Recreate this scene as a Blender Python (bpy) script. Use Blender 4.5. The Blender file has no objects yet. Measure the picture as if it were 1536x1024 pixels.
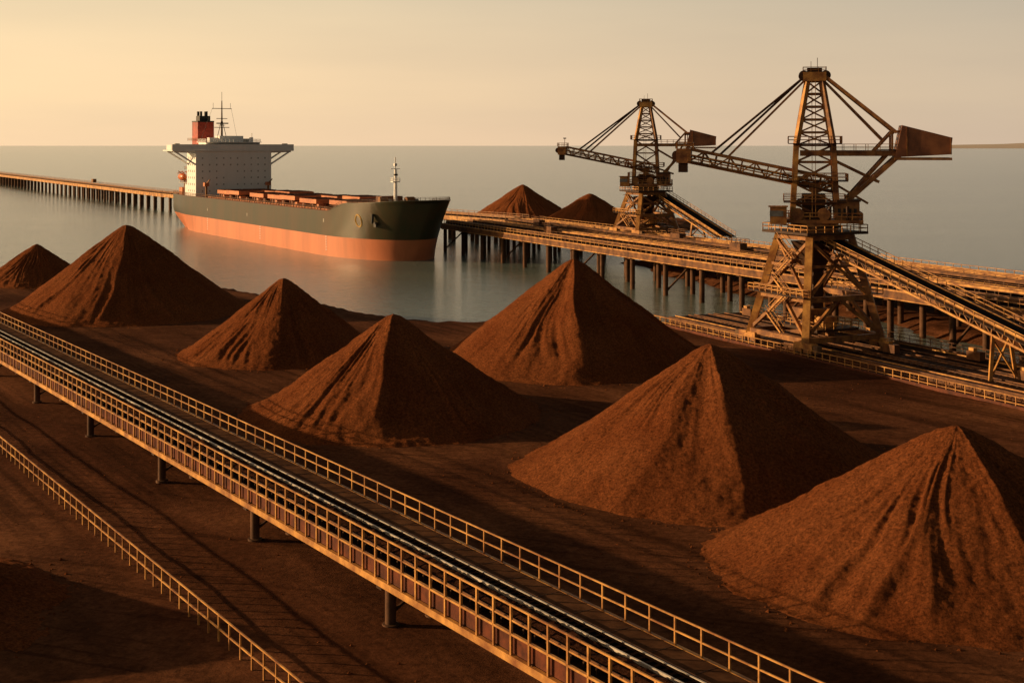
import bpy, math, random
import numpy as np
from mathutils import Vector, Matrix, noise
random.seed(7)
scene=bpy.context.scene
R=math.radians
SUN_AZ=R(172); SUN_EL=R(11.5)      # azimuth measured ccw from +X
SUND=Vector((math.cos(SUN_AZ)*math.cos(SUN_EL),math.sin(SUN_AZ)*math.cos(SUN_EL),math.sin(SUN_EL)))

# ---------------------------------------------------------------- materials
def newmat(name):
    m=bpy.data.materials.new(name); m.use_nodes=True
    nt=m.node_tree; b=nt.nodes["Principled BSDF"]; return m,nt,b
def N(nt,t,**k):
    n=nt.nodes.new(t)
    for a,v in k.items(): setattr(n,a,v)
    return n
def noisen(nt,vec,scale,detail=5,rough=.6):
    n=N(nt,"ShaderNodeTexNoise"); n.inputs["Scale"].default_value=scale
    n.inputs["Detail"].default_value=detail; n.inputs["Roughness"].default_value=rough
    nt.links.new(vec,n.inputs["Vector"]); return n.outputs["Fac"]
def ramp(nt,fac,stops):
    r=N(nt,"ShaderNodeValToRGB"); e=r.color_ramp.elements
    while len(e)<len(stops): e.new(.5)
    for i,(p,c) in enumerate(stops):
        e[i].position=p; e[i].color=(c[0],c[1],c[2],1)
    nt.links.new(fac,r.inputs["Fac"]); return r.outputs["Color"]
def mapping(nt,scale=(1,1,1),rot=0):
    # rotate first, then scale, so stretched noise runs along the rotated axis
    tc=N(nt,"ShaderNodeTexCoord"); m0=N(nt,"ShaderNodeMapping"); m0.inputs["Rotation"].default_value=(0,0,rot)
    mp=N(nt,"ShaderNodeMapping"); mp.inputs["Scale"].default_value=scale
    nt.links.new(tc.outputs["Object"],m0.inputs["Vector"]); nt.links.new(m0.outputs[0],mp.inputs["Vector"]); return mp.outputs["Vector"]
def mul(nt,a,b,t='MULTIPLY',f=1):
    m=N(nt,"ShaderNodeMix",data_type='RGBA',blend_type=t); m.inputs[0].default_value=f
    nt.links.new(a,m.inputs[6]); nt.links.new(b,m.inputs[7]); return m.outputs[2]
def bump(nt,b,h,dist,strength=1,prev=None):
    n=N(nt,"ShaderNodeBump"); n.inputs["Distance"].default_value=dist; n.inputs["Strength"].default_value=strength
    nt.links.new(h,n.inputs["Height"])
    if prev: nt.links.new(prev,n.inputs["Normal"])
    if b: nt.links.new(n.outputs[0],b.inputs["Normal"])
    return n.outputs[0]
def paint(name,col,dark=.45,scale=.6,rough=.55,metal=0,streak=False,rust=None,spec=.5):
    m,nt,b=newmat(name)
    v=mapping(nt,(1,1,.15) if streak else (1,1,1))
    f=noisen(nt,v,scale,6,.65)
    d=[c*dark for c in col]
    if rust: stops=[(.36,rust),(.5,[ (a+b_)/2 for a,b_ in zip(col,rust)]),(.62,col)]
    else: stops=[(.33,d),(.62,col)]
    c=ramp(nt,f,stops)
    nt.links.new(c,b.inputs["Base Color"]); b.inputs["Roughness"].default_value=rough; b.inputs["Metallic"].default_value=metal
    b.inputs["Specular IOR Level"].default_value=spec
    return m
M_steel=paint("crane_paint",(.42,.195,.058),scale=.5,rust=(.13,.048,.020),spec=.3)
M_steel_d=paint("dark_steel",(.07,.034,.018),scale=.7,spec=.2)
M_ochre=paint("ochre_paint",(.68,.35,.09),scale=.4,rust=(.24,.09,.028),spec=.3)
M_jsteel=paint("jetty_steel",(.24,.105,.038),scale=.4,rust=(.065,.026,.013),spec=.2)
M_cw=paint("counterweight_paint",(.34,.13,.05),scale=.3,rust=(.17,.06,.026))
M_railsheen=paint("rail_sheen",(.74,.66,.55),dark=.6,rough=.42,metal=.2)  # pale diffuse colour stands in for the sky's gleam on steel
M_belt=paint("rubber_belt",(.018,.013,.011),rough=.95,spec=.05)
M_fascia=paint("fascia_panel",(.16,.045,.020),scale=.8,rust=(.06,.020,.012),spec=.15)
M_deck=paint("deck_planks",(.040,.019,.011),scale=.4,rough=.95,spec=.03)
M_walk=paint("walkway_plate",(.13,.062,.030),scale=.5,rough=.95,rust=(.055,.025,.013),spec=.03)
M_pile=paint("steel_pile",(.15,.075,.04),scale=.5,rough=.8,spec=.2)
M_conc=paint("concrete",(.20,.12,.07),scale=.4,rough=.9,spec=.2)
M_hullg=paint("hull_green",(.036,.040,.018),scale=.2,rough=.34,streak=True,rust=(.065,.043,.018))
M_boot=paint("hull_boottop",(.62,.20,.085),dark=.72,scale=.12,rough=.5,streak=True)
M_deckred=paint("ship_deck",(.15,.055,.028),scale=.2,rough=.75)
M_hatch=paint("hatch_cover",(.66,.24,.09),scale=.15,rough=.6,rust=(.38,.12,.05))
M_white=paint("ship_white",(.86,.87,.87),dark=.92,scale=.25,rough=.5,streak=True)
M_win=paint("window_glass",(.20,.21,.21),rough=.15)
M_winf=paint("window_faint",(.42,.43,.43),rough=.3)
M_red=paint("funnel_red",(.45,.05,.025),scale=.3,rough=.5)
M_black=paint("black_paint",(.02,.02,.02),rough=.6)
M_orange=paint("lifeboat_orange",(.75,.20,.05),rough=.4)
M_yellow=paint("yellow_mark",(.75,.45,.05),rough=.5)
M_grey=paint("grey_paint",(.45,.43,.38),rough=.5)

def oremat(name,cols):
    m,nt,b=newmat(name); v=mapping(nt)
    c1=ramp(nt,noisen(nt,v,.12,6,.65),[(.3,cols[0]),(.7,cols[1])])
    c2=ramp(nt,noisen(nt,v,3.4,5,.85),[(.36,(.40,.37,.35)),(.50,(.98,.97,.95)),(.66,(1.8,1.65,1.4))])
    nt.links.new(mul(nt,c1,c2),b.inputs["Base Color"]); b.inputs["Roughness"].default_value=1
    b.inputs["Specular IOR Level"].default_value=.02
    n1=bump(nt,None,noisen(nt,v,1.0,5,.75),.26,.65)
    bump(nt,b,noisen(nt,v,4.6,5,.85),.30,1,n1)
    return m
M_ore=oremat("iron_ore",[(.170,.052,.018),(.245,.086,.032)])
M_oredark=oremat("belt_ore",[(.035,.015,.010),(.06,.025,.015)])

# ground
M_ground,nt,b=newmat("ground_dirt"); 
v=mapping(nt); vs=mapping(nt,(.025,.20,1),R(56.5)); vt=mapping(nt,(.012,.75,1),R(56.5)); vq=mapping(nt,(.02,.9,1),R(20))
c1=ramp(nt,noisen(nt,v,.03,7,.66),[(.36,(.070,.027,.013)),(.5,(.115,.047,.023)),(.66,(.20,.086,.040))])
c2=ramp(nt,noisen(nt,vs,1.0,4,.5),[(.38,(.70,.68,.66)),(.62,(1.18,1.17,1.16))])
c3=ramp(nt,noisen(nt,v,1.4,6,.85),[(.34,(.50,.48,.46)),(.66,(1.45,1.4,1.35))])
trk=noisen(nt,vt,1.0,2,.5); trk2=noisen(nt,vq,1.0,2,.5)
c4=ramp(nt,trk,[(.38,(.62,.60,.57)),(.46,(1,1,1)),(.58,(1,1,1)),(.64,(1.25,1.22,1.2))])
c5=ramp(nt,trk2,[(.34,(.68,.66,.64)),(.42,(1,1,1)),(1,(1,1,1))])
# tracks only show in patches
mk=ramp(nt,noisen(nt,v,.018,2,.5),[(.45,(0,0,0)),(.58,(1,1,1))])
base=mul(nt,mul(nt,c1,c2),c3)
trkd=mul(nt,base,c4); trkd2=mul(nt,base,c5)
mx_=N(nt,"ShaderNodeMix",data_type='RGBA'); nt.links.new(mk,mx_.inputs[0]); nt.links.new(trkd2,mx_.inputs[6]); nt.links.new(trkd,mx_.inputs[7])
nt.links.new(mx_.outputs[2],b.inputs["Base Color"]); b.inputs["Roughness"].default_value=1
b.inputs["Specular IOR Level"].default_value=.02
n1=bump(nt,None,trk,.10,.3); bump(nt,b,noisen(nt,v,1.5,6,.85),.16,.8,n1)

# water
M_water,nt,b=newmat("sea_water"); v=mapping(nt,(.8,1.8,1),R(8))
b.inputs["Roughness"].default_value=.15; b.inputs["IOR"].default_value=1.36
pt=ramp(nt,noisen(nt,mapping(nt,(.25,1,1)),.010,4,.6),[(.35,(.135,.185,.175)),(.65,(.20,.245,.22))])
nt.links.new(pt,b.inputs["Base Color"])
n1=bump(nt,None,noisen(nt,v,.06,3,.5),.7,.22)
n2=bump(nt,None,noisen(nt,v,.28,4,.65),.36,.8,n1)
bump(nt,b,noisen(nt,v,1.0,3,.6),.12,.9,n2)

# ---------------------------------------------------------------- mesh builder
class B:
    def __init__(s): s.v=[];s.f=[];s.m=[];s.sm=[];s.mats=[];s.M=Matrix.Identity(4)
    def mi(s,m):
        if m not in s.mats: s.mats.append(m)
        return s.mats.index(m)
    def add(s,vs,fs,m,smooth=False):
        o=len(s.v); s.v+=[tuple(s.M@Vector(p)) for p in vs]
        k=s.mi(m)
        for f in fs: s.f.append([i+o for i in f]); s.m.append(k); s.sm.append(smooth)
    def box(s,x0,x1,y0,y1,z0,z1,m):
        s.add([(x0,y0,z0),(x1,y0,z0),(x1,y1,z0),(x0,y1,z0),(x0,y0,z1),(x1,y0,z1),(x1,y1,z1),(x0,y1,z1)],
          [(0,3,2,1),(4,5,6,7),(0,1,5,4),(1,2,6,5),(2,3,7,6),(3,0,4,7)],m)
    def cbox(s,c,d,m): s.box(c[0]-d[0]/2,c[0]+d[0]/2,c[1]-d[1]/2,c[1]+d[1]/2,c[2]-d[2]/2,c[2]+d[2]/2,m)
    def beam(s,p,q,w,h,m):
        p=Vector(p);q=Vector(q);d=(q-p)
        if d.length<1e-6: return
        d.normalize(); up=Vector((0,0,1))
        if abs(d.z)>.98: up=Vector((0,1,0))
        a=d.cross(up).normalized(); c=a.cross(d).normalized()
        a=a*w/2;c=c*h/2
        s.add([p-a-c,p+a-c,p+a+c,p-a+c,q-a-c,q+a-c,q+a+c,q-a+c],
          [(0,1,2,3),(7,6,5,4),(0,4,5,1),(1,5,6,2),(2,6,7,3),(3,7,4,0)],m)
    def tube(s,p,q,r,m,n=10,r2=None):
        p=Vector(p);q=Vector(q);d=(q-p).normalized(); r2=r if r2 is None else r2
        up=Vector((0,0,1)) if abs(d.z)<.9 else Vector((1,0,0))
        a=d.cross(up).normalized(); c=a.cross(d)
        vs=[p+(a*math.cos(t)+c*math.sin(t))*r for t in [2*math.pi*i/n for i in range(n)]]
        vs+=[q+(a*math.cos(t)+c*math.sin(t))*r2 for t in [2*math.pi*i/n for i in range(n)]]
        s.add(vs,[(i,(i+1)%n,n+(i+1)%n,n+i) for i in range(n)],m,True)
        s.add(vs,[tuple(range(n))[::-1],tuple(range(n,2*n))],m)
    def rail(s,p,q,h=1.2,sp=2.0,nr=2,w=.1,m=None,pw=None):
        p=Vector(p);q=Vector(q);L=(q-p).length;n=max(1,round(L/sp)); pw=pw or w
        for i in range(n+1):
            a=p.lerp(q,i/n); s.beam(a,a+Vector((0,0,h)),pw,pw,m)
        for k in range(nr):
            z=h*(k+1)/nr; s.beam(p+Vector((0,0,z)),q+Vector((0,0,z)),w,w,m)
    def railbox(s,x0,x1,y0,y1,z,m,h=1.2,w=.1,sp=1.8):
        for a,c in [((x0,y0,z),(x1,y0,z)),((x1,y0,z),(x1,y1,z)),((x1,y1,z),(x0,y1,z)),((x0,y1,z),(x0,y0,z))]: s.rail(a,c,h,sp,2,w,m)
    def truss(s,p,q,w,h,n,c,br,m):
        p=Vector(p);q=Vector(q);d=(q-p).normalized(); a=d.cross(Vector((0,0,1))).normalized(); u=a.cross(d)
        co=[(-1,0),(1,0),(-1,1),(1,1)]
        P=[[p.lerp(q,i/n)+a*(sx*w/2)+u*(sz*h) for sx,sz in co] for i in range(n+1)]
        for k in range(4): s.beam(P[0][k],P[n][k],c,c,m)
        for i in range(n+1):
            for x,y in [(0,1),(2,3),(0,2),(1,3)]: s.beam(P[i][x],P[i][y],br,br,m)
            if i<n:
                e=i%2
                for x,y in [(0,2),(1,3)]:
                    s.beam(P[i][x if e else y],P[i+1][y if e else x],br,br,m)
                s.beam(P[i][0],P[i+1][1],br,br,m); s.beam(P[i][2],P[i+1][3],br,br,m)
    def build(s,name,mat=None):
        me=bpy.data.meshes.new(name); me.from_pydata(s.v,[],s.f)
        for m in s.mats: me.materials.append(m)
        me.polygons.foreach_set("material_index",s.m); me.polygons.foreach_set("use_smooth",s.sm); me.update()
        o=bpy.data.objects.new(name,me); scene.collection.objects.link(o)
        if mat is not None: o.matrix_world=mat
        return o
def TR(x,y,z,ang): return Matrix.Translation((x,y,z))@Matrix.Rotation(ang,4,'Z')
def RZ(a): return Matrix.Rotation(a,4,'Z')
def sstep(a,b,x):
    t=min(1,max(0,(x-a)/(b-a))); return t*t*(3-2*t)

# ---------------------------------------------------------------- water
w=B(); S=60000
w.add([(-S,-2000,0),(S,-2000,0),(S,S*1.5,0),(-S,S*1.5,0)],[(0,1,2,3)],M_water); w.build("water")

# ---------------------------------------------------------------- ground heightfield
def sdist(px,py,poly):
    n=len(poly); d=np.full(px.shape,1e9); inside=np.zeros(px.shape,bool)
    for i in range(n):
        x0,y0=poly[i];x1,y1=poly[(i+1)%n]; dx,dy=x1-x0,y1-y0
        t=np.clip(((px-x0)*dx+(py-y0)*dy)/(dx*dx+dy*dy),0,1)
        d=np.minimum(d,np.hypot(px-x0-t*dx,py-y0-t*dy))
        if dy!=0:
            c=((y0>py)!=(y1>py))&(px<(x1-x0)*(py-y0)/dy+x0); inside^=c
    return np.where(inside,d,-d)
main=[(-620,575),(-300,450),(-152,398),(-100,362),(-67,338),(-41,308),(-12,274),(12,282),(30,281),(46,272),(52,268),(165,26),(230,-110),(-620,-110)]
isl=[(-22,575),(-10,690),(80,700),(92,640),(66,560),(20,548)]
bank=[(38,430),(52,436),(120,310),(215,110),(180,90),(96,240),(62,322)]
xs=np.arange(-600,320,2.5); ys=np.arange(-100,720,2.5)
PX,PY=np.meshgrid(xs,ys)
wob=np.sin(PX*.11+PY*.07)*1.6+np.sin(PX*.05-PY*.13)*1.8+np.sin(PX*.37+PY*.31)*.8
sd=np.maximum.reduce([sdist(PX,PY,main)+wob*.7,sdist(PX,PY,isl)+wob,sdist(PX,PY,bank)+wob])
Z=np.clip(sd*.45,-4,2.0)
Zf=Z.ravel(); vs=[]
for x,y,z in zip(PX.ravel(),PY.ravel(),Zf):
    k=.32*noise.noise(Vector((x*.05,y*.05,1)))+.10*noise.noise(Vector((x*.3,y*.3,4)))
    if z<1.99: k+=.8*noise.noise(Vector((x*.25,y*.25,7)))
    vs.append((x,y,z+k))
nx,ny=len(xs),len(ys)
fs=[(j*nx+i,j*nx+i+1,(j+1)*nx+i+1,(j+1)*nx+i) for j in range(ny-1) for i in range(nx-1) if not(Zf[j*nx+i]<-3.9 and Zf[(j+1)*nx+i+1]<-3.9)]
g=B(); g.add(vs,fs,M_ground,True); g.build("ground")

# ---------------------------------------------------------------- ore piles
PILES=[]
def pile(X,Y,Rr,h,seed,spurs=(),base=2.0,na=420,nr=130,eps=.06):
    PILES.append((X,Y,Rr))
    o=Vector((seed*13.1,seed*7.7,seed*3.3)); vs=[];fs=[]
    K=math.sqrt(1+eps*eps)-eps
    for j in range(nr+1):
        t=1.15*(j/nr)
        for i in range(na):
            a=2*math.pi*i/na; ca,sa=math.cos(a),math.sin(a)
            RR=Rr*(1+.06*noise.noise(Vector((ca*1.3,sa*1.3,0))+o))
            r=RR*t
            z=h*(1-(math.sqrt(t*t+eps*eps)-eps)/K)
            z-=h*.03*math.sin(math.pi*min(t,1))
            if t>.88: z+= h*.55*(t-.88)**2*3
            wv=.16*noise.noise(Vector((ca*2.5,sa*2.5,t*2.2))+o)
            a2=a+wv; cb,sb=math.cos(a2),math.sin(a2)
            env=sstep(.03,.35,t)*(1-sstep(.85,1.05,t))
            g1=noise.noise(Vector((cb*2.6,sb*2.6,t*.9))+o)
            g2=noise.noise(Vector((cb*9,sb*9,t*1.6))+o)
            g3=noise.noise(Vector((cb*24,sb*24,t*3.2))+o)
            cov=.25+.6*sstep(-.2,.3,noise.noise(Vector((ca*1.8,sa*1.8,t*2+5))+o))
            z+=(Rr/20)*(env*(.5*g1+cov*(.42*(.4-abs(g2)*2)+.22*g3)))
            for (sa_,sw,amp) in spurs:
                d=(a+wv*.5-R(sa_)+math.pi)%(2*math.pi)-math.pi
                wd=sw*(1.1-.6*t)
                if t<.97: z+=amp*math.exp(-abs(d/R(wd))**1.5)*math.sin(math.pi*min(1,t*1.03))
            x=r*ca;y=r*sa
            z+=(.12*noise.noise(Vector((x*.9,y*.9,z*.9))+o)+.08*noise.noise(Vector((x*2.3,y*2.3,z*2.3))+o))
            z+=.4*noise.noise(Vector((x*.2,y*.2,3))+o)
            vs.append((X+x,Y+y,base+z))
    for j in range(nr):
        for i in range(na):
            k=(i+1)%na
            fs.append((j*na+i,(j+1)*na+i,(j+1)*na+k,j*na+k))
    p=B(); p.add(vs,fs,M_ore,True); p.build("ore_pile")
pile(-125,351,15,10,1)
pile(-84.4,292,26,18.6,2,[(-80,18,1.4)])
pile(-39.8,232,17.5,12.9,3,[(-84,16,1.0)])
pile(-16,180,19.5,13.2,4,[(-92,13,1.5),(-135,12,.5)],eps=.05)
pile(10.3,224,23,16.8,5,[(-88,13,2.1),(-125,12,.7)])
pile(22,148,21.5,13.7,6,[(-90,13,1.7),(-120,11,.6)],eps=.085)
pile(38.4,115,20.5,11.9,7,[(-86,14,1.2),(-122,12,.4)],eps=.07)
pile(5,640,27,17,8); pile(35,600,25,14.3,9)
pile(-53,101,17,7.5,10)  # added mound, mostly out of view, raised to shade the lower-left yard
rb=B(); rng=random.Random(3)
def lump(x,y,r):
    z=2.0+.32*noise.noise(Vector((x*.05,y*.05,1)))
    P=[Vector((1,0,0)),Vector((0,1,0)),Vector((-1,0,0)),Vector((0,-1,0)),Vector((0,0,1)),Vector((0,0,-.6))]
    th=rng.random()*6; c,s_=math.cos(th),math.sin(th); vv=[]
    for p in P:
        k=r*(.7+.6*rng.random()); vv.append((x+(p.x*c-p.y*s_)*k,y+(p.x*s_+p.y*c)*k,z+p.z*k*.8))
    rb.add(vv,[(0,1,4),(1,2,4),(2,3,4),(3,0,4),(1,0,5),(2,1,5),(3,2,5),(0,3,5)],M_ore)
for (X,Y,Rr) in PILES[:7]+PILES[9:]:
    for _ in range(420):
        a=rng.random()*2*math.pi; r=Rr*(1.0+abs(rng.gauss(0,.08)))
        lump(X+r*math.cos(a),Y+r*math.sin(a),.06+.2*rng.random()**3)
for _ in range(1500):
    y=60+rng.random()*190; x=(rng.random()-.5)*.9*y; lump(x,y,.05+.12*rng.random()**2)
rb.build("ore_rubble")

# ---------------------------------------------------------------- foreground conveyor
cv=B(); U0,U1=-225,70
cv.box(U0,U1,-.16,.16,5.2,5.7,M_ochre)
cv.box(U0,U1,.2,.26,5.72,6.95,M_fascia)
cv.box(U0,U1,-.1,.12,6.96,7.1,M_ochre)
cv.box(U0,U1,.3,5.7,6.3,6.5,M_deck); cv.box(U0,U1,5.75,8.1,6.3,6.55,M_walk)
cv.box(U0,U1,8.12,8.4,5.5,6.6,M_ochre)
cv.rail((U0,-.02,5.7),(U1,-.02,5.7),3.15,2.05,1,.12,M_ochre,.16)
cv.box(U0,U1,-.06,.02,7.86,7.96,M_ochre)
cv.rail((U0,8.25,6.6),(U1,8.25,6.6),1.75,2.5,2,.1,M_ochre,.12)
cv.box(U0,U1,1.7,3.5,7.0,7.06,M_belt)
cv.box(U0,U1,1.4,1.48,6.9,7.15,M_jsteel)
cv.box(U0,U1,3.62,3.74,6.9,7.22,M_railsheen)
def trackrail(y,z):
    cv.box(U0,U1,y-.09,y+.09,z,z+.03,M_steel_d); cv.box(U0,U1,y-.025,y+.025,z+.03,z+.15,M_steel_d); cv.box(U0,U1,y-.06,y+.06,z+.15,z+.21,M_railsheen)
for y_ in (4.25,5.35): trackrail(y_,6.66)
cv.box(U0,U1,5.62,5.74,6.5,6.8,M_jsteel)
u=U0
while u<U1:
    cv.box(u,u+.14,1.3,3.8,6.7,6.88,M_steel_d); cv.box(u,u+.14,1.3,1.42,6.5,6.7,M_steel_d)
    u+=1.3
u=U0; rs=random.Random(5)
while u<U1:
    cv.box(u,u+.26,3.95+rs.uniform(-.05,.05),5.56,6.505,6.655,M_deck)
    u+=.75
u=U0
while u<U1:
    cv.beam((u,.0,5.6),(u,8.2,5.6),.2,.35,M_steel_d); cv.box(u,u+.03,5.8,8.05,6.551,6.57,M_steel_d); u+=4.1
n=int((U1-U0)/.3); vs=[];fs=[]
for i in range(n+1):
    uu=U0+i*.3
    for j in range(8):
        t=j/7; hh=.38*math.sin(math.pi*t)*(.75+.8*noise.noise(Vector((uu*.5,t*3,3))))+.22*noise.noise(Vector((uu*2.0,t*4,1)))
        vs.append((uu,1.75+1.7*t,7.065+max(0,hh)))
fs=[(i*8+j,(i+1)*8+j,(i+1)*8+j+1,i*8+j+1) for i in range(n) for j in range(7)]
cv.add(vs,fs,M_oredark)
for u in (52,26.5,1,-25,-50.5,-77,-103,-129,-155,-181,-207):
    for n_ in (.9,4.6,7.6):
        cv.tube((u,n_,.5),(u,n_,5.45),.42,M_pile,12); cv.tube((u,n_,1),(u,n_,2.2),.65,M_pile,12)
    cv.box(u-.4,u+.4,-.1,8.3,4.95,5.38,M_steel_d)
    cv.beam((u,1,3),(u,4.5,5),.2,.2,M_steel_d)
cv.build("conveyor_bridge",TR(-10.4,100.3,0,R(-56.5)))
fe=B(); fe.rail((-190,0,1.9),(75,0,1.9),2.0,2.1,2,.11,M_ochre,.13)
fe.build("metal_fence",TR(-37,121,0,R(-56.9)))

# ---------------------------------------------------------------- quay
q=B(); A=R(-65.2)
q.box(-8,300,6,25,1.2,2.75,M_deck); q.box(-8,300,24.6,25.3,-3,2.9,M_jsteel)
q.box(-8,300,5.4,6,1.5,2.85,M_jsteel)
for v_ in (7,23,10.2,11.6,15,16.4,19): 
    q.box(-8,300,v_-.1,v_+.1,2.78,2.98,M_ochre if v_ in(7,23) else M_jsteel)
u=-8
while u<300:
    q.box(u,u+.3,9.5,17.2,2.75,2.81,M_steel_d); u+=1.4
u=-8
while u<300: q.box(u,u+.5,25.32,25.8,-3,2.6,M_pile); u+=5
q.rail((-8,25,2.9),(300,25,2.9),1.3,2.6,2,.1,M_jsteel)
for u_,v_ in ((-3,20),(22,13.5),(34,21),(48,13.4),(60,20.6),(78,13.5)):
    q.box(u_,u_+3,v_,v_+1.2,3.0,4.4,M_jsteel); q.box(u_+.3,u_+1.4,v_+.2,v_+1,4.41,4.9,M_ochre)
q.build("quay",TR(30.7,264.7,0,A))
r_=B(); r_.rail((-10,0,1.8),(270,0,1.8),1.9,1.9,2,.11,M_ochre,.14); r_.box(-10,270,-.15,.15,1.75,2.45,M_fascia)
r_.rail((-10,3,1.8),(270,3,1.8),1.3,2.5,2,.1,M_jsteel)
r_.build("metal_fence",TR(30.7,264.7,0,A))

# ---------------------------------------------------------------- jetty
def beltline(b,u0,u1,y,z,wd=2.2,m=M_jsteel):
    b.box(u0,u1,y,y+.25,z+.6,z+1.15,m); b.box(u0,u1,y+wd,y+wd+.25,z+.6,z+1.15,m)
    b.box(u0,u1,y+.3,y+wd-.05,z+.85,z+.95,M_belt)
    u=u0
    while u<u1: b.box(u,u+.25,y-.1,y+wd+.35,z+.02,z+.58,M_steel_d); u+=4
j=B(); L=400; Wd=40
j.box(0,L,0,Wd,9.3,10,M_deck)
j.box(-.3,L,-.35,-.05,8.3,10.2,M_jsteel); j.box(-.3,L,-.5,-.36,9.9,10.2,M_ochre); j.box(-.3,L,-.5,-.36,8.3,8.5,M_ochre)
j.box(-.4,-.02,-.3,Wd,8.3,10.1,M_jsteel)
j.rail((0,-.1,10.2),(L,-.1,10.2),1.5,2.6,2,.12,M_ochre)
j.rail((0,Wd,10),(L,Wd,10),1.5,2.6,2,.12,M_ochre)
for y in (2.5,13,27,34): beltline(j,0,L,y,10,2.4,M_ochre if y in(13,34) else M_jsteel)
for y in (8.5,19.5,31): j.rail((0,y,10),(L,y,10),1.3,3,2,.1,M_jsteel)
for y in (21.5,24.5): j.box(0,L,y,y+.2,10.02,10.25,M_ochre)
u=3
while u<L:
    j.box(u-.6,u+.6,-.2,Wd,8.0,9.25,M_pile)
    for y in (1,9,18,28,38):
        j.tube((u,y,-4),(u,y,8.1),.65,M_pile,12)
    if int(u/17)%3==0: j.beam((u,1,1),(u,9,8),.4,.4,M_pile)
    u+=17
for u,y in [(30,23),(66,10),(110,30),(150,24),(190,10)]:
    j.box(u,u+5,y,y+2.2,10.3,12.4,M_jsteel); j.railbox(u-.5,u+5.5,y-.4,y+2.6,12.4,M_jsteel,1.1,.1)
j.build("jetty",TR(-26,479,0,R(-65.8)))
def trestle(pts,W_,z,sp):
    b=B()
    for k in range(len(pts)-1):
        p=Vector((*pts[k],0));qv=Vector((*pts[k+1],0)); d=qv-p; Ln=d.length; b.M=TR(p.x,p.y,0,math.atan2(d.y,d.x))
        b.box(0,Ln,-W_/2,W_/2,z-.8,z,M_conc); b.box(0,Ln,W_/2+.02,W_/2+.4,z-1.7,z+.3,M_ochre); b.box(0,Ln,-W_/2-.4,-W_/2-.02,z-1.7,z+.3,M_ochre)
        b.rail((0,W_/2,z+.3),(Ln,W_/2,z+.3),1.5,4,2,.18,M_steel); b.rail((0,-W_/2,z+.3),(Ln,-W_/2,z+.3),1.5,4,2,.18,M_steel)
        beltline(b,0,Ln,-1.5,z,2.6,M_steel)
        u=4
        while u<Ln:
            for y in (-W_/2+1,W_/2-1): b.tube((u,y,-4),(u,y,z-1.5),.85,M_pile,8)
            b.box(u-.7,u+.7,-W_/2,W_/2,z-2.2,z-.85,M_pile); u+=sp
        b.box(Ln*.35,Ln*.35+5,-3,-.5,z+1.5,z+4,M_steel)
    return b
trestle([(2,500),(-196,768),(-489,1283),(-1100,2350)],11,10,16).build("jetty")

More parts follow.
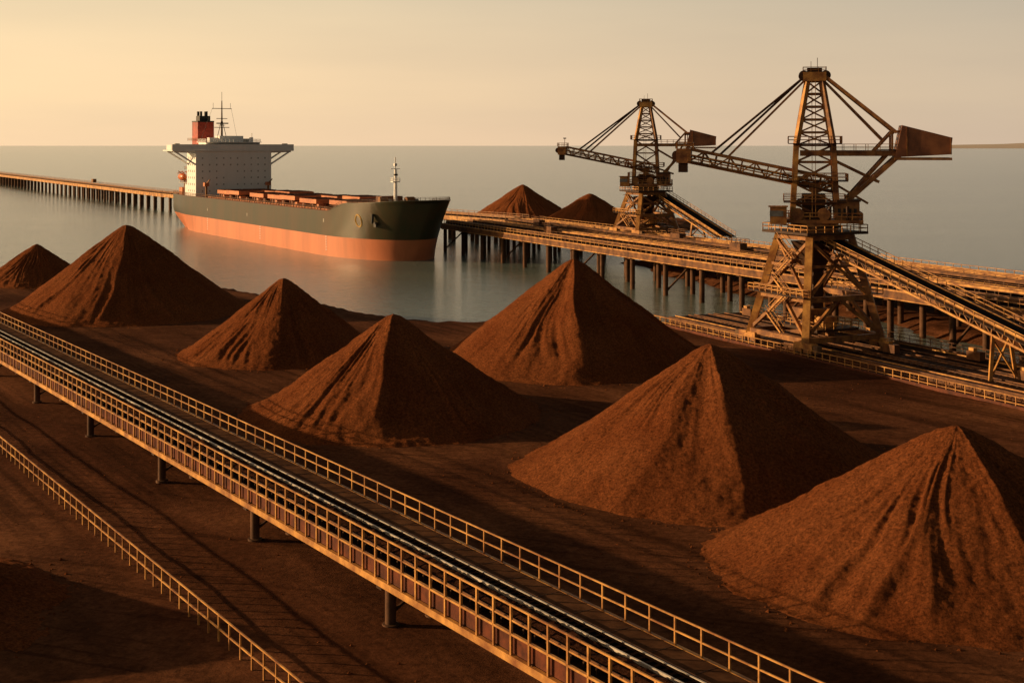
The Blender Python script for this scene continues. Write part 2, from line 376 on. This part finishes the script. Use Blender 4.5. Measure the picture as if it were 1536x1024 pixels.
# ---------------------------------------------------------------- cranes
def crane(name,mat,hp,hpiv,hcw,htop,a,b_,yp,yb,bl,br,cwx,sc=1.0):
    c=B(); m=M_steel; d=M_steel_d; o=M_ochre
    c.M=RZ(yp)
    zb=1.6; zm=zb+(hp-zb)*.40
    def leg(sx,sy,z): 
        t=(z-zb)/(hp-zb); k=a+(b_-a)*t; return Vector((sx*k,sy*k,z))
    for sx in (-1,1):
        for sy in (-1,1):
            c.beam(leg(sx,sy,zb),leg(sx,sy,hp),1.25*sc,1.25*sc,o if sy<0 else m)  # sun-side legs get the brighter ochre, lit side put into the colour
            c.cbox((sx*a,sy*a,1.5),(5*sc,1.3,1.0),o); c.cbox((sx*a-1.4*sc,sy*a,.75),(2.2*sc,1.5,.7),m); c.cbox((sx*a+1.4*sc,sy*a,.75),(2.2*sc,1.5,.7),m)
            for k in (-2,-.9,.9,2): c.tube((sx*a+k*sc,sy*a-.4,.42),(sx*a+k*sc,sy*a+.4,.42),.42,M_black,12)
            c.cbox((sx*(a+3.2*sc),sy*a,1.2),(1.2,1.0,1.3),M_conc)
    ring=[(-1,-1),(1,-1),(1,1),(-1,1)]
    for i in range(4):
        p,qq=ring[i],ring[(i+1)%4]
        for z,wd in ((zb+.6,.9),(zm,.9),(hp-.5,1.0)): c.beam(leg(*p,z),leg(*qq,z),wd*sc,wd*sc,m)
        mid=(leg(*p,zm)+leg(*qq,zm))/2
        c.beam(leg(*p,zb+1),mid,.55*sc,.55*sc,m); c.beam(leg(*qq,zb+1),mid,.55*sc,.55*sc,m)
        c.beam(leg(*p,zm),leg(*qq,hp-1),.5*sc,.5*sc,m); c.beam(leg(*qq,zm),leg(*p,hp-1),.5*sc,.5*sc,m)
        zq=zm+(hp-zm)*.5; c.beam(leg(*p,zq),leg(*qq,zq),.45*sc,.45*sc,m)
    k=a+(b_-a)*.4
    for s1,(x0,x1,y0,y1) in enumerate([(-k-1.4,k+1.4,-k-1.9,-k-.7),(-k-1.4,k+1.4,k+.7,k+1.9)]):
        c.box(x0,x1,y0,y1,zm+.46,zm+.6,d); c.railbox(x0,x1,y0,y1,zm+.6,o,1.2,.12)
    c.box(-a*.8,a*.8,-a*.55,a*.55,3.2,3.7,d); c.railbox(-a*.8,a*.8,-a*.55,a*.55,3.7,o,1.2,.12)
    c.box(-3,2,-2.6,2.2,3.7,6.6,m); c.box(2.6,5,-2,1,3.7,5.6,o)
    vs=[(-3,-3,hp-1.5),(3,-3,hp-1.5),(3,3,hp-1.5),(-3,3,hp-1.5),(-1,-1,hp-7),(1,-1,hp-7),(1,1,hp-7),(-1,1,hp-7)]
    c.add(vs,[(0,1,5,4),(1,2,6,5),(2,3,7,6),(3,0,4,7),(4,5,6,7),(3,2,1,0)],d)
    c.box(-1.1,1.1,-1.1,1.1,6.7,hp-7.02,d)
    zz=3; side=-1; y=-(a-.2)
    while zz<hp-3:
        z2=zz+3.2; x0=-2.2*side;x1=2.2*side; yy=y+ (zz/hp)*(a-b_)
        for off in (-.4,.4):
            c.beam((x0,yy-1.2+off,zz),(x1,yy-1.2+off,z2),.12,.3,o); c.beam((x0,yy-1.2+off,zz+1.1),(x1,yy-1.2+off,z2+1.1),.1,.1,o)
        for k_ in range(9): 
            t=(k_+.5)/9; c.cbox((x0+(x1-x0)*t,yy-1.2,zz+(z2-zz)*t),(.35,.8,.06),m)
        c.box(min(x1,x1+side),max(x1,x1+side*1.2),yy-1.9,yy+.6,z2-.1,z2,d)
        side=-side; zz=z2
    e=b_+2.2
    c.box(-e,e,-e,e,hp,hp+.45,d); c.railbox(-e+.1,e-.1,-e+.1,e-.1,hp+.45,o,1.2,.13)
    c.M=RZ(yb)
    c.tube((0,0,hp+.45),(0,0,hp+1.9),b_*.95,m,24); c.tube((0,0,hp+1),(0,0,hp+1.4),b_*1.08,d,24)
    z0=hp+1.9
    c.box(-6.4,8.2,-4.2,4.2,z0,z0+.6,m); c.railbox(-6.3,8.1,-4.1,4.1,z0+.6,o,1.2,.13)
    c.box(-7.8,-4.9,-4.9,-2.3,z0-.2,z0+2.8,o); c.box(-7.84,-5.5,-4.94,-2.5,z0+1.2,z0+2.2,M_win); c.box(-8.1,-4.7,-5.1,-2.1,z0+2.82,z0+3.0,m)
    c.box(3.6,7.6,-3.4,3.4,z0+.62,z0+3.8,m); c.box(3.4,7.8,-3.6,3.6,z0+3.82,z0+4.1,d)
    for k_ in range(4): c.box(3.9+k_*.9,4.4+k_*.9,-3.44,-3.4,z0+1.4,z0+2.6,M_black)
    for k_ in (2.5,5.5): c.tube((k_,-3.9,z0+.6),(k_,-3.9,z0+3),.3,d,8)
    for k_ in (-3,1.5): c.tube((k_,-4.3,z0+1.6),(k_,-3.7,z0+1.6),1.1,m,16)
    lv=[z0,z0+(hpiv-z0)*.55,hpiv+.8,(hpiv+hcw)/2+.8,hcw]
    nt_=5
    lv+= [hcw+(htop-1-hcw)*i/nt_ for i in range(1,nt_+1)]
    def tl(sx,sy,z):
        if z<=hcw: t=(z-z0)/(hcw-z0); return Vector((sx*(3.9-.7*t),sy*(2.9-.6*t),z))
        t=(z-hcw)/(htop-hcw); return Vector((sx*(3.2-2.1*t),sy*(2.3-1.5*t),z))
    for sx,sy in ring:
        c.beam(tl(sx,sy,z0),tl(sx,sy,hcw),.95*sc,.95*sc,o if sx<0 else m); c.beam(tl(sx,sy,hcw),tl(sx,sy,htop-1),.8*sc,.8*sc,o if sx<0 else m)  # lighter colour on the left legs stands for sunlight
    for i in range(len(lv)-1):
        for k_ in range(4):
            p,qq=ring[k_],ring[(k_+1)%4]
            c.beam(tl(*p,lv[i+1]),tl(*qq,lv[i+1]),.4*sc,.4*sc,m)
            c.beam(tl(*p,lv[i]),tl(*qq,lv[i+1]),.28*sc,.28*sc,m)
            if i<4: c.beam(tl(*qq,lv[i]),tl(*p,lv[i+1]),.28*sc,.28*sc,m)
    for z,ex,ey in ((lv[1],5.4,4.2),(hpiv+1,5.6,4.4),(hcw,4.6,3.8)):
        for x0,x1,y0,y1 in ((-ex,ex,-ey,-ey+1.3),(-ex,ex,ey-1.3,ey),(-ex,-ex+1.6,-ey+1.31,ey-1.31),(ex-1.6,ex,-ey+1.31,ey-1.31)):
            c.box(x0,x1,y0,y1,z+.22,z+.36,d)
        c.railbox(-ex,ex,-ey,ey,z+.36,m,1.2,.12)
    c.box(-2.2,1.8,-1.8,1.8,z0+.7,hpiv-1,d)
    c.tube((0,-2.6,hpiv),(0,2.6,hpiv),1.0,m,16)
    for k_ in (-.3,.3): c.beam((-.2+k_,-3.3,z0+1),(-.2+k_,-1.4,htop-1),.1,.1,o)
    c.box(-2,2,-1.5,1.5,htop-1,htop+.6,o); c.box(-1.3,1.3,-1,1,htop+.62,htop+1.4,d); c.railbox(-2,2,-1.5,1.5,htop+.6,m,.9,.08,1.4)
    for y in (-1.2,1.2): c.tube((-1.9,y-.2,htop),(-1.9,y+.2,htop),.9,d,14); c.tube((1.9,y-.2,htop),(1.9,y+.2,htop),.9,d,14)
    c.tube((.5,0,htop+1.4),(.5,0,htop+3.2),.06,d,6); c.tube((-.6,.5,htop+1.4),(-.6,.5,htop+2.6),.05,d,6)
    P0=Vector((3,0,hpiv-.6));P1=Vector((-bl,0,hpiv-.6+br))
    c.truss(P0,P1,3.4,2.3,round(bl/2.1),.55*sc,.24,m)
    dv=(P1-P0).normalized(); up=Vector((0,1,0)).cross(dv)
    if up.z<0: up=-up
    c.beam(P0+up*1.1,P1+up*1.1,1.9,.18,M_belt)
    for y in (-2.4,2.4):
        c.beam(P0+Vector((0,y,.1)),P1+Vector((0,y,.1)),1.1,.12,d)
        yy=y*1.2
        p=P0+Vector((0,yy,.1));qq=P1+Vector((0,yy,.1)); c.rail(p,qq,1.25,2.0,2,.12,o)
    c.cbox(P1+Vector((-.8,0,1.1)),(2.6,4.4,2.6),m); c.tube(P1+Vector((-2.1,-1.6,1.2)),P1+Vector((-2.1,1.6,1.2)),.85,d,14)
    c.cbox(P1+Vector((-1,0,-1.0)),(1.6,2.2,1.8),d); c.railbox(P1.x-2.2,P1.x+.8,-2.4,2.4,P1.z+2.4,o,1.1,.12)
    c.beam(P1+Vector((-.3,1.5,2.4)),P1+Vector((-.3,1.5,5)),.15,.15,m); c.cbox(P1+Vector((-.3,1.5,5)),(.9,.4,.35),d)
    zc=hcw-1.4
    for y in (-2.3,2.3):
        c.beam((-2.5,y,zc),(cwx,y,zc),.8*sc,1.0*sc,m)
        c.beam((cwx-.6,y,zc-.2),(4.2,y,hp+4.5),.75*sc,.75*sc,m)
        c.beam((cwx-2.8,y,zc-.2),(5.8,y,hpiv-1.5),.5*sc,.5*sc,m)
        c.beam((3,y,hcw-2.5),(cwx-4.2,y,(zc+hp+4.5)/2-.2),.5*sc,.5*sc,m)
        c.beam((3,y,hpiv+1),((cwx+4)/2-.5,y,hp+(zc-hp)*.38),.4*sc,.4*sc,m)
        c.beam((1.6,y*.5,htop),(cwx-1.2,y,hcw+2.2),.5*sc,.55*sc,m)
        c.beam((1.6,y*.3,htop-.9),(cwx-3.6,y*.8,hcw+1.0),.36*sc,.36*sc,m)
        c.beam((cwx-5.4,y,zc),(cwx-2,y,hcw+2.4),.4,.4,m); c.beam((cwx-2,y,hcw+2.4),(cwx+.3,y,hcw+2.4),.4,.4,m); c.beam((cwx-2,y,zc),(cwx-2,y,hcw+2.4),.35,.35,m)
        c.rail((2.9,y*1.3,zc+.5),(cwx,y*1.3,zc+.5),1.1,2,2,.1,o)
    for i in range(6):
        x=3+ (cwx-3)*i/5; c.beam((x,-2.3,zc),(x,2.3,zc),.4,.4,m)
        t=i/5; px_=4.2+(cwx-4.8)*t; pz=hp+4.5+(zc-.2-hp-4.5)*t
        c.beam((px_,-2.3,pz),(px_,2.3,pz),.35,.35,m)
        if i<5:
            t=(i+1)/5; c.beam((px_,-2.3,pz),(4.2+(cwx-4.8)*t,2.3,hp+4.5+(zc-.2-hp-4.5)*t),.25,.25,m)
    c.box(cwx-4.5,cwx+1,-3,3,zc+.55,zc+.7,d)
    w_=8.0*sc; pr=[(cwx-.4,hcw+3.5*sc),(cwx+w_,hcw+1.3*sc),(cwx+w_-.3,hcw-1.6*sc),(cwx-1.6,hcw-2.1*sc)]
    yw=3.1
    vs=[(x,-yw,z) for x,z in pr]+[(x,yw,z) for x,z in pr]
    c.add(vs,[(0,3,2,1),(4,5,6,7),(0,1,5,4),(1,2,6,5),(2,3,7,6),(3,0,4,7)],M_cw)
    for t in (.05,.97):
        x=cwx+w_*t; zt=hcw+3.3*sc-2*sc*t; zl=hcw-2.0*sc+.4*t
        for y in (-yw-.06,yw+.06): c.beam((x,y,zl),(x,y,zt),.2,.12,m)
    c.box(cwx-1.7,cwx+w_-.1,-yw-.3,yw+.3,hcw-2.6*sc,hcw-2.15*sc,m)
    for y in (-1.3,1.3):
        for f_ in (.80,.86):
            pt=P0.lerp(P1,f_)+up*2.3+Vector((0,y,0))
            c.tube((-1.8,y*.8,htop-.2),pt,.20,d,6)
        c.beam((-1.4,y*.8,htop-.5),P0.lerp(P1,.74)+up*2.3+Vector((0,y,0)),.34,.34,m)
    return c.build(name,mat)
crane("stacker_crane",TR(54,238,2.4,0),20,28,35.6,48.0,8.2,4.4,R(-65.2),R(-11),22.3,5.2,15.2)
crane("stacker_crane",TR(42,418,10,0),13.5,20.0,29.5,41,7.2,3.9,R(-65.8),R(-9),25.5,5.8,14.2,.95)

def incline(name,p,q,ts,zg,W_=3.4):
    c=B(); p=Vector(p);q=Vector(q); d=(q-p).normalized(); a=d.cross(Vector((0,0,1))).normalized()
    up=a.cross(d)
    for s in (-1,1):
        o_=a*(s*W_/2)
        c.beam(p+o_,q+o_,.3,.9,M_ochre); c.beam(p+o_-up*1.5,q+o_-up*1.5,.3,.35,M_ochre)
        n=round((q-p).length/2.2)
        for i in range(n):
            x=p.lerp(q,i/n)+o_;y=p.lerp(q,(i+1)/n)+o_
            c.beam(x,x-up*1.5,.16,.16,M_steel); c.beam(x,y-up*1.5,.14,.14,M_steel)
        o2=a*(s*(W_/2+.9)); c.beam(p+o2,q+o2,1.2,.12,M_steel_d); o3=a*(s*(W_/2+1.4)); c.rail(p+o3,q+o3,1.3,2.1,2,.11,M_ochre)
    c.beam(p+up*.35,q+up*.35,W_*.7,.15,M_belt)
    n=round((q-p).length/1.5)
    for i in range(n):
        x=p.lerp(q,(i+.5)/n)+up*.15; c.beam(x-a*W_/2,x+a*W_/2,.2,.2,M_steel_d)
    for t in ts:
        x=p.lerp(q,t)
        for s in (-1,1):
            f=Vector((x.x,x.y,zg))+a*(s*(W_/2+1)); tt=x+a*(s*W_/2)-up*1.6
            c.beam(f,tt,.5,.5,M_ochre); c.cbox((f.x,f.y,zg),(1.4,1.4,.6),M_conc)
        f1=Vector((x.x,x.y,zg+.6))+a*(W_/2+.9);f2=x-a*W_/2-up*2; c.beam(f1,f2,.25,.25,M_ochre)
        f1=Vector((x.x,x.y,zg+.6))-a*(W_/2+.9);f2=x+a*W_/2-up*2; c.beam(f1,f2,.25,.25,M_ochre)
    return c.build(name)
incline("inclined_conveyor",(56,238,21.5),(86,176,3.8),(.6,),2.4)
incline("inclined_conveyor",(46,420,23),(62,385,11.5),(.6,),10)

# ---------------------------------------------------------------- ship
s=B(); HB=18
def top(x): return 15.5+3.2*sstep(190,205,x)+1.6*sstep(205,234,x)
def Lz(z): return 224+12*(max(0,z)/20)**1.6
def hb(x,z,q):
    h=HB*(1-q**2.5)**.5 if q>0 else HB
    if q>0: h*= 1-(.12*(1-min(1,z/18)))*q
    h*= .84+.16*sstep(0,30,x)
    if z<8: h*=1-.30*(1-sstep(0,45,x))*(1-max(z,0)/8)
    return h
zl=[-3,0,1.5,3,5,6.95,7.0,9,11,13,15,None]
st=[0,4,9,15,22,30,45,70,95,120,145,165,178,185]+[('q',math.sin(i/22*math.pi/2)) for i in range(1,23)]
def hp_(k,z):
    e=st[k]
    if isinstance(e,tuple):
        q_=e[1]; 
        xx=185+(Lz(15)-185)*q_ ; zz=top(xx) if z is None else z
        x=185+(Lz(zz)-185)*q_
    else: x=e;q_=0; zz=top(x) if z is None else z
    x0=x+ (max(0,6-zz)*.6*(1-sstep(0,22,x)) if x<22 else 0)
    return x0,hb(x,zz,q_),zz
for sy in (-1,1):
    vs=[];nz=len(zl)
    for k in range(len(st)):
        for z in zl:
            x,h,zz=hp_(k,z); vs.append((x,sy*h,zz))
    for r0,m in ((0,M_boot),(6,M_hullg)):
        fs=[]
        for k in range(len(st)-1):
            for r in (range(0,6) if r0==0 else range(6,nz-1)):
                f=[k*nz+r,(k+1)*nz+r,(k+1)*nz+r+1,k*nz+r+1]
                fs.append(f if sy<0 else f[::-1])
        s.add(vs,fs,m,True)
nz=len(zl)
tv=[hp_(0,z) for z in zl]
vs=[(x-.01,-h,z) for x,h,z in tv]+[(x-.01,h,z) for x,h,z in tv]
s.add(vs,[(i,i+1,nz+i+1,nz+i) for i in range(5)],M_boot); s.add(vs,[(i,i+1,nz+i+1,nz+i) for i in range(5,nz-1)],M_hullg)
vs=[];
for k in range(len(st)):
    x,h,z=hp_(k,None); vs+= [(x-.05,-h+.12,z-.9),(x-.05,h-.12,z-.9)]
s.add(vs,[(2*k,2*k+2,2*k+3,2*k+1) for k in range(len(st)-1)],M_deckred)
for sy in (-1,1):
    for k in range(len(st)-1):
        a=hp_(k,None);c=hp_(k+1,None)
        s.beam((a[0],sy*a[1],a[2]),(c[0],sy*c[1],c[2]),.3,.22,M_deckred if a[0]<193 else M_hullg)
        if a[0]<193: s.rail((a[0],sy*(a[1]-.3),a[2]),(c[0],sy*(c[1]-.3),c[2]),1.3,2.6,2,.12,M_jsteel)
        else: s.rail((a[0],sy*(a[1]-.2),a[2]),(c[0],sy*(c[1]-.2),c[2]),1.0,2.6,2,.1,M_steel_d)
s.box(200,200.4,-14.5,14.5,14.6,18.0,M_deckred)
dz=14.6
for i in range(7):
    x0=52+i*20.8
    s.box(x0,x0+15,-9.5,9.5,dz,dz+2.4,M_deckred)
    for sy in (-1,1):
        y0,y1=(.2,10.8) if sy>0 else (-10.8,-.2)
        op=(3.0 if i in(1,4,5) else 0)*sy
        hh=.5 if (i+sy)%3==0 else 0
        s.box(x0-.5,x0+15.5,y0+op,y1+op,dz+2.45+hh,dz+4.0+hh,M_hatch)
        for k in range(5): s.box(x0+k*3.4+.3,x0+k*3.4+.7,y0+op+.2,y1+op-.2,dz+4.01+hh,dz+4.2+hh,M_fascia)
        for k in range(6): s.box(x0+k*2.8,x0+k*2.8+.25,sy*9.5-.35,sy*9.5+.35,dz,dz+2.3,M_hatch)
    for y in (-13,13): s.box(x0+16.6,x0+18.4,y-1,y+1,dz,dz+2.4,M_hatch)
    for y in (-7,0,7): s.tube((x0+17.6,y,dz),(x0+17.6,y,dz+3),.4,M_deckred,8); s.tube((x0+17.6,y,dz+3),(x0+17.6,y,dz+3.6),.8,M_hatch,8)
    for sy in (-1,1):
        s.rail((x0-1,sy*15,dz),(x0+17,sy*15,dz),1.6,3,1,.15,M_deckred)
        s.tube((x0-3,sy*13.8,dz+.8),(x0+18,sy*13.8,dz+.8),.25,M_hatch,6)
fz=18.0
for y in (-5,5):
    s.tube((209,y-1.5,fz+1.3),(209,y+1.5,fz+1.3),1.2,M_steel,14); s.box(207.5,210.5,y+1.6,y+2.6,fz,fz+1.8,M_grey); s.tube((218,y,fz),(218,y,fz+1.2),.35,M_black,8); s.tube((215,y*1.3,fz),(215,y*1.3,fz+1.2),.35,M_black,8)
s.box(201,205.5,-4,4,fz,fz+2.6,M_deckred)
s.tube((208,0,fz),(208,0,30),.6,M_white,10,.42); s.tube((208,0,30),(208,0,34),.2,M_white,6)
s.box(207,209,-1.3,1.3,25.5,25.8,M_white); s.railbox(207,209,-1.3,1.3,25.8,M_white,1.1,.1,1); s.beam((208,-1.8,30),(208,1.8,30),.2,.2,M_white); s.cbox((208,0,31.4),(.9,.9,.9),M_white); s.cbox((208.3,0,28),(.8,1.2,.6),M_black)
for y in (-.35,.35): s.beam((208.8,y,fz),(208.6,y,30),.08,.08,M_white)
def hullpt(x,z):
    q_=(x-185)/(Lz(z)-185); return Vector((x,-hb(x,z,max(0,q_)),z))
for i in range(20):
    t0=2*math.pi*i/20;t1=2*math.pi*(i+1)/20
    a=hullpt(211.5+1.5*math.cos(t0),13+2.0*math.sin(t0));c=hullpt(211.5+1.5*math.cos(t1),13+2.0*math.sin(t1))
    s.beam(a,c,.35,.4,M_yellow)
for x,z in ((60,10),(110,10),(188,11.5)):
    p=hullpt(x,z) if x>185 else Vector((x,-HB,z)); s.box(p.x,p.x+.7,p.y-.06,p.y+.2,p.z,p.z+1.2,M_grey)
for x in (60,125,190):
    for k in range(6):
        p=Vector((x,-HB-.02,2.0+k*.9)) if x<185 else hullpt(x,2.0+k*.9)+Vector((0,-.05,0)); s.box(p.x,p.x+.5,p.y-.04,p.y+.1,p.z,p.z+.35,M_white)
s.tube(hullpt(219,15.5)+Vector((.2,-.3,0)),hullpt(219,15.5)+Vector((.2,-.5,-3)),.5,M_black,8)
s.cbox(hullpt(219,12)+Vector((.3,-.5,0)),(1.8,.5,1.6),M_black)
X0,X1=29,42
s.box(X0,X1,-17.4,17.4,dz,35.4,M_white)
for r in range(6):
    z=17.4+r*2.9
    for c_ in range(10):
        y=-14.4+c_*3.2
        if random.random()<.15: continue
        s.box(X1,X1+.04,y-.3,y+.3,z,z+.7,M_winf)
    for c_ in range(4): s.box(X0+2+c_*2.8,X0+2.9+c_*2.8,-17.45,-17.4,z,z+.9,M_winf)
s.box(X0-1,X1+.6,-28,28,35.42,35.9,M_white)
s.box(X1+.3,X1+.6,-28,28,35.92,38.4,M_white)
s.box(X0+5,X0+5.2,-28,-13,35.92,37.4,M_white); s.box(X0+5,X0+5.2,13,28,35.92,37.4,M_white)
for sy in (-1,1):
    s.box(X0+5.3,X1+.2,sy*28-.2,sy*28+.1,35.92,38.2,M_white)
    for x in (X0+2,X1-.6):
        s.beam((x,sy*26.5,35.2),(x,sy*17.4,29.5),.5,.7,M_white); s.beam((x,sy*17.4,34.9),(x,sy*27,35.2),.5,.7,M_white)
    s.box(X1-4,X1-2,sy*25-1,sy*25+1,35.92,38.8,M_grey)
s.box(X0+1,X1-1.2,-12.5,12.5,35.92,39.2,M_white)
s.box(X1-1.19,X1-1.1,-12,12,37.5,38.8,M_win)
s.box(X0,X1-.4,-13,13,39.22,39.5,M_white); s.railbox(X0+.3,X1-.8,-12.6,12.6,39.5,M_white,1.2,.13,1.8)
s.box(X0+2,X0+8,-5,6,39.5,42.2,M_white); s.box(X0+2.5,X0+6,-9,-5.5,39.5,41.4,M_white); s.box(X0+3,X0+7,6.2,10,39.5,41.0,M_grey)
s.tube((X0+10,9,39.5),(X0+10,9,41.6),.9,M_white,12); s.tube((X0+8,10,39.5),(X0+8,10,43.5),.15,M_white,6)
mx,my=X0+5,-3
s.tube((mx,my,42.2),(mx,my,58),.5,M_steel_d,8,.22); s.tube((mx,my,58),(mx,my,62),.1,M_black,6)
for z,wd in ((46,7),(50,5),(54.5,9)): s.beam((mx,my-wd/2,z),(mx,my+wd/2,z),.28,.28,M_steel_d)
s.box(mx-.2,mx+1.4,my-2.6,my+2.6,47.6,48.1,M_black); s.box(mx-1.2,mx+1.2,my-1.2,my+1.2,46.9,47.1,M_steel_d)
for dy in (-2.6,2.6): s.tube((mx,my+dy,39.5),(mx,my,50),.14,M_steel_d,6)
for dy in (-4,4): s.tube((mx,my+dy,54.5),(mx,my+dy,57),.08,M_black,6)
for dy in(-4.4,4.4): s.tube((mx,my+dy,54.5),(X0+1,my+dy*2,39.5),.05,M_black,4)
s.box(10,19,-9.5,-1.5,dz,38,M_white)
s.box(10.2,18.8,-9.3,-1.7,38.02,48.6,M_red); s.box(10.1,18.9,-9.4,-1.6,48.62,49.2,M_black)
s.box(12,17.5,-8,-3,49.2,51.5,M_black)
for x,y in ((12.6,-7.2),(15,-6.6),(13.4,-4),(16.5,-4.5)): s.tube((x,y,51.5),(x,y,53.6),.6,M_black,10)
s.railbox(9,20,-11,-1,40.02,M_steel,1.2,.13)
s.box(8,28.9,-12,12,dz,21,M_white); s.box(20,28.9,-14.5,14.5,21.02,27,M_white); s.railbox(8,28,-14,14,21.05,M_steel,1.3,.14)
s.box(7,28.9,-14.5,14.5,20.7,21.02,M_grey)
s.railbox(19,28,-15.5,15.5,27.02,M_steel,1.3,.14)
def boat(c,l,r_):
    vs=[];n=12;mm=10
    for i in range(n+1):
        t=i/n*2-1; k=(1-abs(t)**2.6)**.5*r_+.02
        for jn in range(mm):
            a=2*math.pi*jn/mm; vs.append((c[0]+t*l/2,c[1]+math.cos(a)*k,c[2]+math.sin(a)*k*1.05))
    s.add(vs,[(i*mm+jn,i*mm+(jn+1)%mm,(i+1)*mm+(jn+1)%mm,(i+1)*mm+jn) for i in range(n) for jn in range(mm)],M_orange,True)
boat((14,-15,23.6),9,1.6); boat((24,16.5,24.3),8,1.7)
for x in (11,17): s.beam((x,-12,21),(x,-14,26),.4,.4,M_hatch); s.beam((x,-14,26),(x,-16.5,25),.3,.3,M_hatch)
s.box(2,7,-13,-8,dz,18.5,M_hatch); s.box(1.5,5,-5,3,dz,17.5,M_hatch); s.tube((4,-11,18.5),(4,-11,24),.35,M_steel,8); s.beam((4,-11,24),(8,-15,26),.35,.35,M_steel)
s.tube((2.5,8,dz),(2.5,8,24),.2,M_white,6)
for y in (-14,14.5): s.tube((46,y,dz),(46,y,21),.5,M_steel,8); s.beam((46,y,21),(51,y,23),.4,.4,M_steel); s.box(44.8,47,y-1,y+1,20,21.6,M_hatch)
s.build("bulk_carrier_ship",TR(-145.5,631.7,0,R(-59.4)))

# ---------------------------------------------------------------- distant headland
M_hillhaze=paint("hills_haze_tint",(.70,.62,.54),dark=.95,scale=.002,rough=1,spec=0)  # distance haze is put into this pale base colour
h=B(); vs=[];n=80
for i in range(n+1):
    x=5150+i*75; z=38+40*sstep(0,22,i)*(.8+.35*noise.noise(Vector((i*.13,0,0))))
    vs+=[(x,16000,-5),(x,16600,z),(x,17500,-5)]
h.add(vs,[(3*i+k,3*i+3+k,3*i+4+k,3*i+1+k) for i in range(n) for k in (0,1)],M_hillhaze,True); h.build("hills")

# ---------------------------------------------------------------- world
W=bpy.data.worlds.new("World"); scene.world=W; W.use_nodes=True; nt=W.node_tree
bg=nt.nodes["Background"]; out=nt.nodes["World Output"]
sky=N(nt,"ShaderNodeTexSky",sky_type='NISHITA'); sky.sun_disc=False; sky.sun_elevation=SUN_EL
sky.sun_rotation=math.atan2(SUND.x,SUND.y); sky.dust_density=6; sky.air_density=1.5; sky.ozone_density=1
bg.inputs["Strength"].default_value=.05; 
tint=N(nt,"ShaderNodeRGB"); tint.outputs[0].default_value=(1,.74,.48,1)
nt.links.new(mul(nt,sky.outputs[0],tint.outputs[0]),bg.inputs["Color"])
tc=N(nt,"ShaderNodeTexCoord"); nm=N(nt,"ShaderNodeVectorMath",operation='NORMALIZE'); nt.links.new(tc.outputs["Generated"],nm.inputs[0])
# very faint cirrus haze structure
hz=noisen(nt,(lambda m:(nt.links.new(nm.outputs[0],m.inputs[0]),setattr(m.inputs["Scale"],"default_value",(1.2,1.2,9)),m.outputs[0])[2])(N(nt,"ShaderNodeMapping")),1.6,4,.55)
hzc=ramp(nt,hz,[(.3,(.93,.94,.96)),(.7,(1.06,1.05,1.03))])
sp=N(nt,"ShaderNodeSeparateXYZ"); nt.links.new(nm.outputs[0],sp.inputs[0])
el=ramp(nt,sp.outputs[2],[(0,(.80,.575,.375)),(.035,(.79,.59,.38)),(.11,(.62,.515,.37)),(.22,(.44,.40,.33)),(.42,(.07,.07,.072)),(1,(.013,.015,.019))])
GA=R(140)
dt=N(nt,"ShaderNodeVectorMath",operation='DOT_PRODUCT'); nt.links.new(nm.outputs[0],dt.inputs[0]); dt.inputs[1].default_value=(math.cos(GA),math.sin(GA),0)
mr=N(nt,"ShaderNodeMapRange"); mr.inputs[1].default_value=-1; mr.inputs[2].default_value=1; nt.links.new(dt.outputs["Value"],mr.inputs[0])
az=ramp(nt,mr.outputs[0],[(.0,(.16,.17,.19)),(.3,(.24,.26,.30)),(.52,(.52,.54,.60)),(.67,(.74,.78,.86)),(.82,(.90,.90,.90)),(.94,(1,.98,.90))])
sc_=N(nt,"ShaderNodeMapRange"); sc_.inputs[1].default_value=.75; sc_.inputs[2].default_value=.98; sc_.inputs[3].default_value=1.08; sc_.inputs[4].default_value=1.28
nt.links.new(mr.outputs[0],sc_.inputs[0])
bg2=N(nt,"ShaderNodeBackground"); nt.links.new(mul(nt,mul(nt,el,az),hzc),bg2.inputs["Color"]); nt.links.new(sc_.outputs[0],bg2.inputs["Strength"])
ad=N(nt,"ShaderNodeAddShader"); nt.links.new(bg.outputs[0],ad.inputs[0]); nt.links.new(bg2.outputs[0],ad.inputs[1]); nt.links.new(ad.outputs[0],out.inputs[0])

sl=bpy.data.lights.new("sun",'SUN'); sl.energy=5; sl.angle=R(.6); sl.color=(1,.64,.32)
so=bpy.data.objects.new("sun",sl); scene.collection.objects.link(so)
so.rotation_euler=(-SUND).to_track_quat('-Z','Y').to_euler()

cam=bpy.data.cameras.new("camera"); cam.lens=46.875; cam.sensor_width=36; cam.shift_y=-294/1536; cam.clip_end=200000; cam.clip_start=.5
co=bpy.data.objects.new("camera",cam); scene.collection.objects.link(co); co.location=(0,0,38); co.rotation_euler=(R(90),0,0); scene.camera=co
scene.view_settings.view_transform='Standard'; scene.view_settings.look='None'; scene.view_settings.exposure=0
